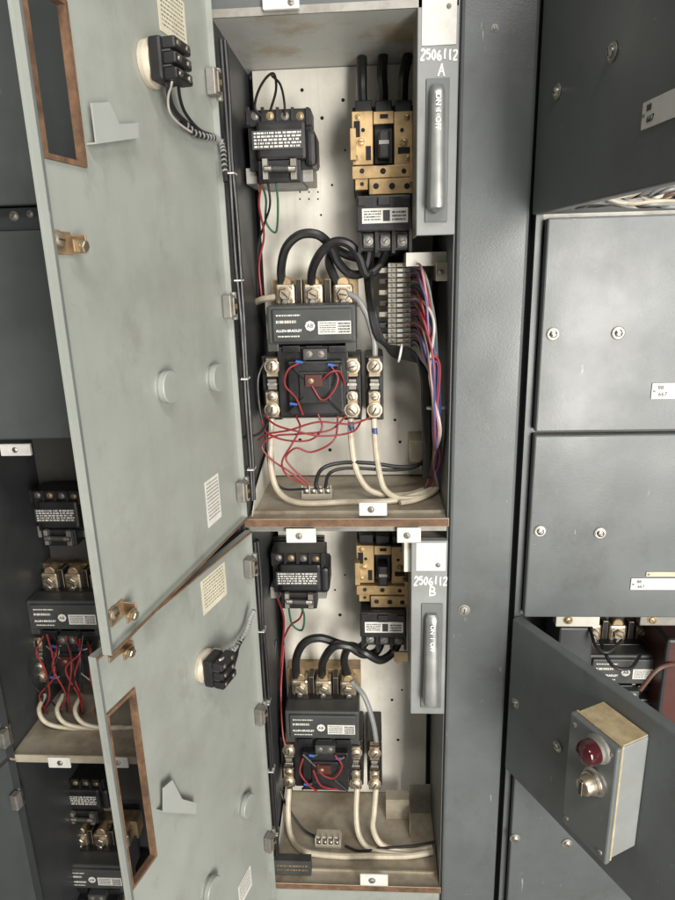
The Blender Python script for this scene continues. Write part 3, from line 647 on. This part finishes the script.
# door wiring
def Wd(label, M, pts, r, col, name='wire', wrap=False):
    w = []
    for (a, b, o) in pts:
        u, z = Pd(M, a, b, o); w.append(M @ Vector((u, o, z)))
    mb = MB(); mb.tube(w, r, WIRE[col], 9)
    if wrap:
        fine = []
        for i in range(len(w)-1):
            for t in (0, .33, .66): fine.append(w[i].lerp(w[i+1], t))
        for i in range(1, len(fine)-1):
            d = (fine[i+1]-fine[i-1]).normalized(); mb.lathe(fine[i]-d*.0015, d+Vector((.2, 0, .2)), [(0, r*1.05), (.0004, r*1.2), (.0024, r*1.2), (.0028, r*1.05)], WIRE['grey'], 12)
    tag(mb.build(name), label, 'cable' if name == 'cable' else 'wire')
Wd('black wire from the contact block down the upper door', MA, [(168, 84, .03), (170, 100, .016), (177, 114, .01), (190, 126, .008), (204, 136, .007)], .0034, 'black')
Wd('thin black wire beside the harness on the upper door', MA, [(178, 80, .035), (180, 98, .02), (186, 114, .014), (200, 130, .009), (216, 136, .007)], .0022, 'black')
Wd('white wire from the contact block on the upper door', MA, [(172, 82, .036), (168, 100, .02), (172, 116, .014), (188, 130, .01), (206, 138, .008)], .0015, 'white')
Wd('spiral wrapped harness crossing the upper door to the hinge side', MA, [(182, 122, .008), (194, 133, .008), (206, 137, .008), (215, 138, .009), (221, 142, .012), (223, 152, .016), (224, 166, .02), (226, 182, .024)], .0040, 'black', 'cable', True)
Wd('black wire from the contact block on the lower door', MBm, [(222, 672, .04), (232, 666, .036), (236, 656, .03), (238, 647, .022), (244, 636, .014)], .0034, 'black')
Wd('white wire from the contact block on the lower door', MBm, [(220, 660, .042), (230, 654, .034), (238, 646, .022), (243, 636, .016)], .0018, 'white')
Wd('spiral wrapped harness crossing the lower door to the hinge side', MBm, [(228, 652, .03), (236, 648, .02), (242, 638, .014), (247, 628, .014), (250, 618, .016), (254, 610, .022)], .0044, 'grey', 'cable', True)
# ================================================================== wires, lower compartment
FLOOR = zB
W1('thick black cable arching from the left lug of the lower starter', [(297, 680, .195), (296, 660, .17), (304, 643, .15), (320, 638, .15), (340, 644, .16), (358, 648, .17), (367, 640, .18), (369, 634, .185)], 4.2, 'black', 'cable')
W1('thick black cable arching from the middle lug of the lower starter', [(322, 678, .195), (323, 662, .16), (333, 647, .14), (348, 646, .14), (362, 654, .15), (376, 652, .17), (382, 640, .18), (384, 634, .185)], 4.2, 'black', 'cable')
W1('thick black cable from the right lug of the lower starter', [(348, 676, .195), (344, 660, .18), (350, 646, .16), (364, 652, .14), (380, 660, .15), (393, 652, .17), (399, 640, .18), (399, 634, .185)], 4.2, 'black', 'cable')
W1('grey cable bending from the right lug of the lower starter to the right pole', [(352, 682, .18), (364, 696, .16), (372, 718, .15), (376, 740, .15), (376, 752, .15)], 2.6, 'grey', 'cable')
W1('cream cable from the left pole of the lower starter', [(289, 788, .14), (288, 812, .12), (291, 836, .1), (304, 851, .07), (340, 856, .07), (370, 856, .07), (405, 856, .07), (436, 852, .07)], 2.9, 'cream', 'cable', None, lambda mb: mb.cyl(P(288.4, 797, .134), P(288.2, 806, .127), .0056, WIRE['red'], 10))
W1('cream cable from the middle pole of the lower starter with dark band', [(357, 788, .14), (356, 812, .12), (358, 832, .1), (366, 846, .09), (382, 852, .08), (410, 854, .08), (437, 849, .08)], 2.9, 'cream', 'cable', None, bt(356.4, 797, .134, .0054))
W1('cream cable from the right pole of the lower starter with red band', [(376, 788, .14), (374, 812, .12), (373, 828, .1), (380, 843, .09), (396, 850, .08), (416, 851, .08), (438, 846, .08)], 2.9, 'cream', 'cable', None, lambda mb: mb.cyl(P(375.2, 797, .134), P(374.6, 807, .126), .0054, WIRE['red'], 10))
W1('thin black wire lying beside the cream cables on the lower shelf', [(345, 846, .1), (360, 851, .08), (385, 848, .08), (412, 846, .08), (436, 842, .08)], 1.3, 'black')
reds = [([(303, 758, .104), (300, 772, .098), (308, 784, .098), (318, 792, .105)], 'red wire curling over the lower starter coil on the left'),
        ([(335, 755, .1), (342, 766, .096), (334, 778, .097), (322, 774, .1), (318, 764, .104)], 'red wire curling over the lower starter coil on the right'),
        ([(313, 770, .1), (322, 786, .1), (345, 790, .12)], 'short red wire along the bottom of the lower starter coil'),
        ([(278, 598, .14), (284, 620, .16), (282, 650, .19), (280, 690, .2)], 'red wire hanging below the lower transformer'),
        ([(304, 604, .15), (300, 618, .17), (290, 626, .19), (283, 640, .21)], 'second red wire curving from the lower transformer to the left')]
for p, l in reds: W1(l, p, 1.0, 'red')
W1('dark green wire looped below the lower transformer', [(296, 600, .14), (304, 614, .16), (302, 630, .18), (292, 624, .18), (288, 602, .14)], 1.0, 'green')
W1('black wire down the left of the lower starter', [(276, 640, .2), (273, 690, .18), (274, 740, .17), (280, 790, .15), (300, 826, .12), (318, 838, .1)], 1.3, 'black')
W1('red wire running down beside the left of the lower starter', [(284, 645, .2), (281, 690, .18), (283, 735, .14), (288, 750, .13)], 1.0, 'red')
FLOOR = None; XMAX = None
mb = MB(); mb.bxp(394, 652, 413, 662, .16, .164, BRASS, .001); mb.bxp(396, 661, 400, 664, .161, YB, BRASS); tag(mb.build('metal_tag'), 'small brown metal tag on the back plate right of the lower cables', 'tag')
# ================================================================== RIGHT CABINET
rc = thing('motor_control_cabinet', 'right steel cabinet with bolted doors and a push-button box', 'electrical cabinet', Vector(((xRP+xRE)/2, .1, 0)))
s1, s2, s3, s4 = P(541, 217, 0).z, P(531, 431, 0).z, P(518, 613, 0).z, P(509, 766, 0).z
mb = MB()
mb.box(xRP-.012, xRP-.001, -.001, YB+.04, 0, ZT, FRONT)
mb.box(xRE, xRE+.004, 0, YB+.04, 0, ZT, DARKP); mb.box(xRP-.012, xRE+.004, YB+.04, YB+.045, 0, ZT, DARKP)
for z in (s1, s2, s3, s4): mb.box(xRP, xRE, .004, YB+.03, z-.004, z+.004, DULL)
mb.box(xRP, xRE, .006, .02, s2+.005, s1-.005, GAP); mb.box(xRP, xRE, .006, .02, s3+.005, s2-.005, GAP); mb.box(xRP, xRE, .006, .02, 0, s4-.005, GAP)
mb.build('frame', rc)
mb = MB(); mb.box(xRP+.002, xRE, .22, .224, s4+.006, s3-.006, DARKP); mb.build('back_plate', rc)
def rdoor(M, L, w0, w1, bolts, tags, lab=None):
    mb = MB(M); mb.box(.001, L, -.02, -.0005, w0, w1, FRONT, .0028)
    d = mb.build('door', rc, frame=M, label=lab)
    for (a, b) in bolts:
        u, z = Pd(M, a, b, -.02)
        mb = MB(M); mb.lathe((u, -.0205, z), (0, -1, 0), [(0, .0105), (.0012, .0105), (.0016, .0095)], DULL, 24); mb.screw_at((u, -.0218, z), (0, -1, 0), .0072, STEEL); mb.build('latch_screw', d)
    for (a, b, w, h, lines) in tags:
        u, z = Pd(M, a, b, -.02)
        mb = MB(M); mb.box(u, u+w, -.0222, -.0203, z-h, z, LABEL if lines else YLAB, .0006)
        for i, t in enumerate(lines):
            T = Matrix.Translation((u+.0135+.004*i, -.0226, z-h*(.28+.42*i))) @ Matrix.Rotation(R(90), 4, 'X')
            mb.text(t, h*.36, T, INK)
        mb.screw_at((u+.004, -.0222, z-h/2), (0, -1, 0), .0018, DULL)
        mb.build('nameplate', d)
    return d
Mc = Matrix.Translation((xRP, 0, 0)); LR = xRE-xRP-.003
h1 = Vector((xRP, 0, s1+.003)); dv = ray(290, 290); dv.z = 0; dv.normalize(); M1d, l1 = frame_of(h1, h1-dv)
rdoor(M1d, .455, 0, ZT-h1.z-.02, [(613, 52), (558, 92)], [(645, 103, .07, .026, ['88', '667'])], 'top door swung wide open towards the viewer')
rdoor(Mc, LR, s2+.003, s1-.003, [(553, 334), (618, 333)], [(652, 383, .08, .026, ['88', '667'])])
rdoor(Mc, LR, s3+.003, s2-.003, [(540, 531), (600, 533)], [(631, 578, .11, .022, ['88', '667']), (646, 571.5, .05, .009, [])])
h4 = Vector((xRP, 0, s3-.004)); f4 = Pz(675, 722, h4.z); M4, l4 = frame_of(h4, f4)
rdoor(M4, LR, s4-s3+.009, 0, [(516, 703), (558, 746)], [], 'door swung wide open carrying the push-button box')
rdoor(Mc, LR, .1, s4-.003, [(515, 838), (567, 843)], [])
# push-button box on the open door
dp = .062
uF0 = Pd(M4, 571, 735, -.02-dp)[0]; uF1 = Pd(M4, 612, 800, -.02-dp)[0]; zt4 = Pd(M4, 648, 735, -.02)[1]; zb4 = Pd(M4, 640, 850, -.02)[1]
PM = M4 @ Matrix.Translation(((uF0+uF1)/2, -.0206, zb4))
pb = thing('pushbutton_station', 'grey push-button box with red lamp on the open right door', 'push-button box', PM)
hw = (uF1-uF0)/2; hh = zt4-zb4
mb = MB(PM); mb.box(-hw, hw, -dp+.012, 0, 0, hh, PBX, .003); mb.build('box', pb)
mb = MB(PM); mb.box(-hw-.001, hw+.001, -dp+.0085, -dp+.0118, -.001, hh+.003, GASK); mb.box(-hw+.001, hw-.001, -dp+.013, -.001, hh+.0003, hh+.0025, GASK, .001); mb.build('gasket', pb)
mb = MB(PM); mb.box(-hw-.003, hw+.003, -dp-.002, -dp+.008, -.003, hh+.003, CHARP, .003); lid = mb.build('lid', pb)
for (sx, sz) in ((-1, .06), (1, .06), (-1, .94), (1, .94)):
    mb = MB(PM); mb.screw_at((sx*(hw-.008), -dp-.002, hh*sz), (0, -1, 0), .0035, STEEL); mb.build('screw', lid)
uL, zL = Pd(M4, 590, 752, -.02-dp-.02); uS, zS = Pd(M4, 587, 785, -.02-dp-.02)
cx = (uF0+uF1)/2
mb = MB(PM); c0 = Vector((uL-cx, -dp-.002, zL-zb4))
mb.lathe(c0, (0, -1, 0), [(0, .021), (.005, .021), (.007, .018), (.012, .018)], DULL, 28); lp = mb.build('lamp_ring', pb)
mb = MB(PM); mb.lathe(c0+Vector((0, -.012, 0)), (0, -1, 0), [(0, .0175), (.012, .0175), (.0175, .0155), (.021, .010), (.0222, .001)], REDL, 28); mb.build('lens', lp)
mb = MB(PM); c1 = Vector((uS-cx, -dp-.002, zS-zb4))
mb.lathe(c1, (0, -1, 0), [(0, .021), (.004, .021), (.006, .017), (.012, .017)], STEEL, 28)
ss = mb.build('selector_ring', pb)
mb = MB(PM); mb.lathe(c1+Vector((0, -.012, 0)), (0, -1, 0), [(0, .0145), (.012, .0135), (.015, .0115)], TARN, 24); mb.box(c1.x-.0035, c1.x+.0035, c1.y-.031, c1.y-.027, c1.z-.012, c1.z+.012, BLACK, .001); mb.build('knob', ss)
# things in the opened right compartment
mb = MB(); mb.bxp(556, 614, 600, 627, .03, .05, WHITE, .002); mb.screw(568, 620, 4, .03, BRASS); mb.build('latch_bracket', rc)
mb = MB(); mb.bxp(640, 614, 690, 626, .03, .05, DULL, .002); mb.screw(652, 620, 4, .03, BRASS); mb.build('latch_bracket', rc)
mb = MB(); mb.bxp(556, 628, 590, 720, .10, .2, DARKP, .004); mb.bxp(660, 640, 720, 760, .09, .2, DKRED, .006); mb.build('insulating_barrier', rc)
dup_px(st, (315, 310), (624, 652), .15, 'motor starter half hidden behind the swung-open right door', .17)
W1('black wire loop beside the starter behind the open right door', [(600, 640, .1), (612, 665, .06), (630, 668, .06), (640, 655, .1)], 1.8, 'black')
W1('second black wire in the opening behind the open right door', [(590, 628, .1), (596, 646, .07), (608, 652, .06), (622, 640, .08)], 1.6, 'black')
W1('brown wire in the opening behind the open right door', [(640, 690, .08), (660, 668, .08), (690, 662, .1)], 2.2, 'brown', 'cable')
rr = random.Random(8)
cl_ = ['white', 'grey', 'white', 'cream', 'white', 'grey', 'black', 'white', 'cream', 'black', 'grey', 'white', 'black', 'grey', 'white', 'brown', 'grey', 'black']
for k, c in enumerate(cl_):
    e = rr.uniform(0, 30)
    W1(f'{c} wire in the loose bunch under the open top right door', [(572+k*4, 208-k*.4, .06), (592+k*4, 205-rr.uniform(0, 10), .02), (622+k*2.5, 207-e*.6, .01+rr.uniform(-.015, .02)), (650+k*2, 207-e, .0+rr.uniform(-.015, .02)), (695, 207-e*1.2, .02)], 1.9, c, 'wire', f'{c} wires under the open top right door')
# ================================================================== LEFT CABINET
lc = thing('motor_control_cabinet', 'left steel cabinet in shadow behind the open doors', 'electrical cabinet', Vector(((xLL+xLP)/2, .1, 0)))
t1, t2, t3, t4 = P(30, 206, 0).z, P(30, 231, 0).z, P(30, 439, 0).z, P(75, 757, 0).z
mb = MB()
mb.box(xLP+.001, xL-.0125, -.002, .01, 0, ZT, DARKP, .002)
mb.box(xLP-.003, xLP, .002, YB+.04, 0, ZT, DARKP); mb.box(xLL-.004, xLL-.001, .002, YB+.04, 0, ZT, DARKP)
mb.box(xLL-.004, xL-.004, YB+.04, YB+.045, 0, ZT, DARKP)
mb.box(xLL, xLP-.004, .004, YB, t3-.002, t3+.003, DARKP)
mb.box(xLL, xLP-.004, .002, .02, t2+.002, t1-.002, DARKP)
mb.build('frame', lc)
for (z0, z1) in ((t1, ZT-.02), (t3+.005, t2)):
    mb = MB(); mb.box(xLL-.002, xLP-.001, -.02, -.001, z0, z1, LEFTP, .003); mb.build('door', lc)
for (a, b, r) in ((14, 216, 4), (30, 214, 3)):
    mb = MB(); mb.screw(a, b, r, .002, DULL); mb.build('screw', lc)
mb = MB(); mb.bxp(0, 444, 30, 456, -.004, .003, LABEL, .001); mb.screw(15, 450, 2.5, -.004); mb.build('latch_bracket', lc)
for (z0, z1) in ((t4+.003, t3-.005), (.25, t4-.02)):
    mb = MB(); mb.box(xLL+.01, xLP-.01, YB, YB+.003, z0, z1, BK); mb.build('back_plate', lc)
mb = MB(); mb.box(xLL, xLP-.004, 0, YB+.03, t4-.003, t4, TRAY); mb.box(xLL-.002, xLP-.001, -.004, -.0002, t4-.012, t4+.006, TRAY, .001); sh = mb.build('shelf', lc)
for x in (60, 118):
    mb = MB(); mb.bxp(x-12, 758, x+10, 768, -.008, -.0045, LABEL, .001); mb.screw(x, 763, 2.5, -.008); mb.build('latch_bracket', sh)
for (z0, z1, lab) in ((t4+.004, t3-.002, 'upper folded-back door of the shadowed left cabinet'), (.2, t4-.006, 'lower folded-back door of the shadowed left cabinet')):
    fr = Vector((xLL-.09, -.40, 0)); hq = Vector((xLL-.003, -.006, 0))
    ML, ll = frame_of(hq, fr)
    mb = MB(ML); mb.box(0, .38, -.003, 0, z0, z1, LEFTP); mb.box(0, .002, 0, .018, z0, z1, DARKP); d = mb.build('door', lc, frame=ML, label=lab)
    zz = P(10, 732, 0).z if z0 > t4 else P(15, 793, 0).z
    mb = MB(ML); mb.box(.003, .02, .004, .02, zz-.018, zz+.018, DULL, .002); mb.cyl((-.002, .012, zz-.022), (-.002, .012, zz+.022), .0055, STEEL); mb.build('hinge', d)
dup_px(tr, (277, 139), (55, 515), .127, 'black transformer in the shadowed left cabinet, above its terminals', .16)
dup_px(st, (310, 326), (62, 618), .115, 'motor starter in the shadowed left cabinet behind the red wires', .135)
dup_px(tr, (277, 139), (80, 800), .127, 'transformer below the shelf of the shadowed left cabinet', .18)
dup_px(st, (310, 326), (92, 880), .115, 'motor starter at the bottom of the shadowed left cabinet', .135)
FLOOR = t4
rr = random.Random(21)
for k in range(11):
    x = 38+k*5.2+rr.uniform(-3, 3); c = 'red' if k % 3 else 'black'
    W1(f'{c} wire hanging in front of the shadowed left starter', [(x, 634+rr.uniform(0, 10), .115), (x+rr.uniform(-7, 6), 654+rr.uniform(-6, 6), .085), (x+rr.uniform(-9, 9), 676+rr.uniform(-8, 8), .08), (x+rr.uniform(-8, 10), 696, .09), (x+rr.uniform(-4, 8), 712, .12)], .9, c, 'wire', f'{c} wires in the shadowed left cabinet')
for k in range(3):
    x = 45+k*18
    W1('cream cable curling onto the shelf of the shadowed left cabinet', [(x, 695, .12), (x-6, 710, .08), (x+2, 723, .07), (x+25, 728, .08), (x+60, 727, .1)], 2.2, 'cream', 'cable', 'cream cables in the shadowed left cabinet')
FLOOR = None
# ================================================================== light and camera
w = bpy.data.worlds.new('World'); scene.world = w; w.use_nodes = True
w.node_tree.nodes['Background'].inputs[0].default_value = (.92, .92, .90, 1); w.node_tree.nodes['Background'].inputs[1].default_value = .11
def area(name, loc, tgt, sx, sy, e, col):
    l = bpy.data.lights.new(name, 'AREA'); l.shape = 'RECTANGLE'; l.size = sx; l.size_y = sy; l.energy = e; l.color = col
    o = bpy.data.objects.new(name, l); COL.objects.link(o); o.location = loc
    o.rotation_euler = (Vector(tgt)-Vector(loc)).to_track_quat('-Z', 'Y').to_euler()
area('doorway_light', (1.5, -3.3, 1.2), (.1, 0, 1.22), 1.1, 2.3, 192, (1, .968, .91))
area('fill_light', (.45, -1.9, 3.2), (.1, 0, 1.1), 1.2, .4, 46, (1, .97, .92))  # added overhead fill, no known ceiling fixture behind it
cd = bpy.data.cameras.new('camera'); cam = bpy.data.objects.new('camera', cd); COL.objects.link(cam)
cd.sensor_fit = 'VERTICAL'; cd.sensor_height = 36; cd.sensor_width = 27; cd.lens = F/900*36; cd.clip_start = .02; cd.clip_end = 100
cam.matrix_world = Matrix.Translation(CAMP) @ CM
scene.camera = cam
scene.view_settings.view_transform = 'Standard'; scene.view_settings.look = 'None'; scene.view_settings.exposure = 0
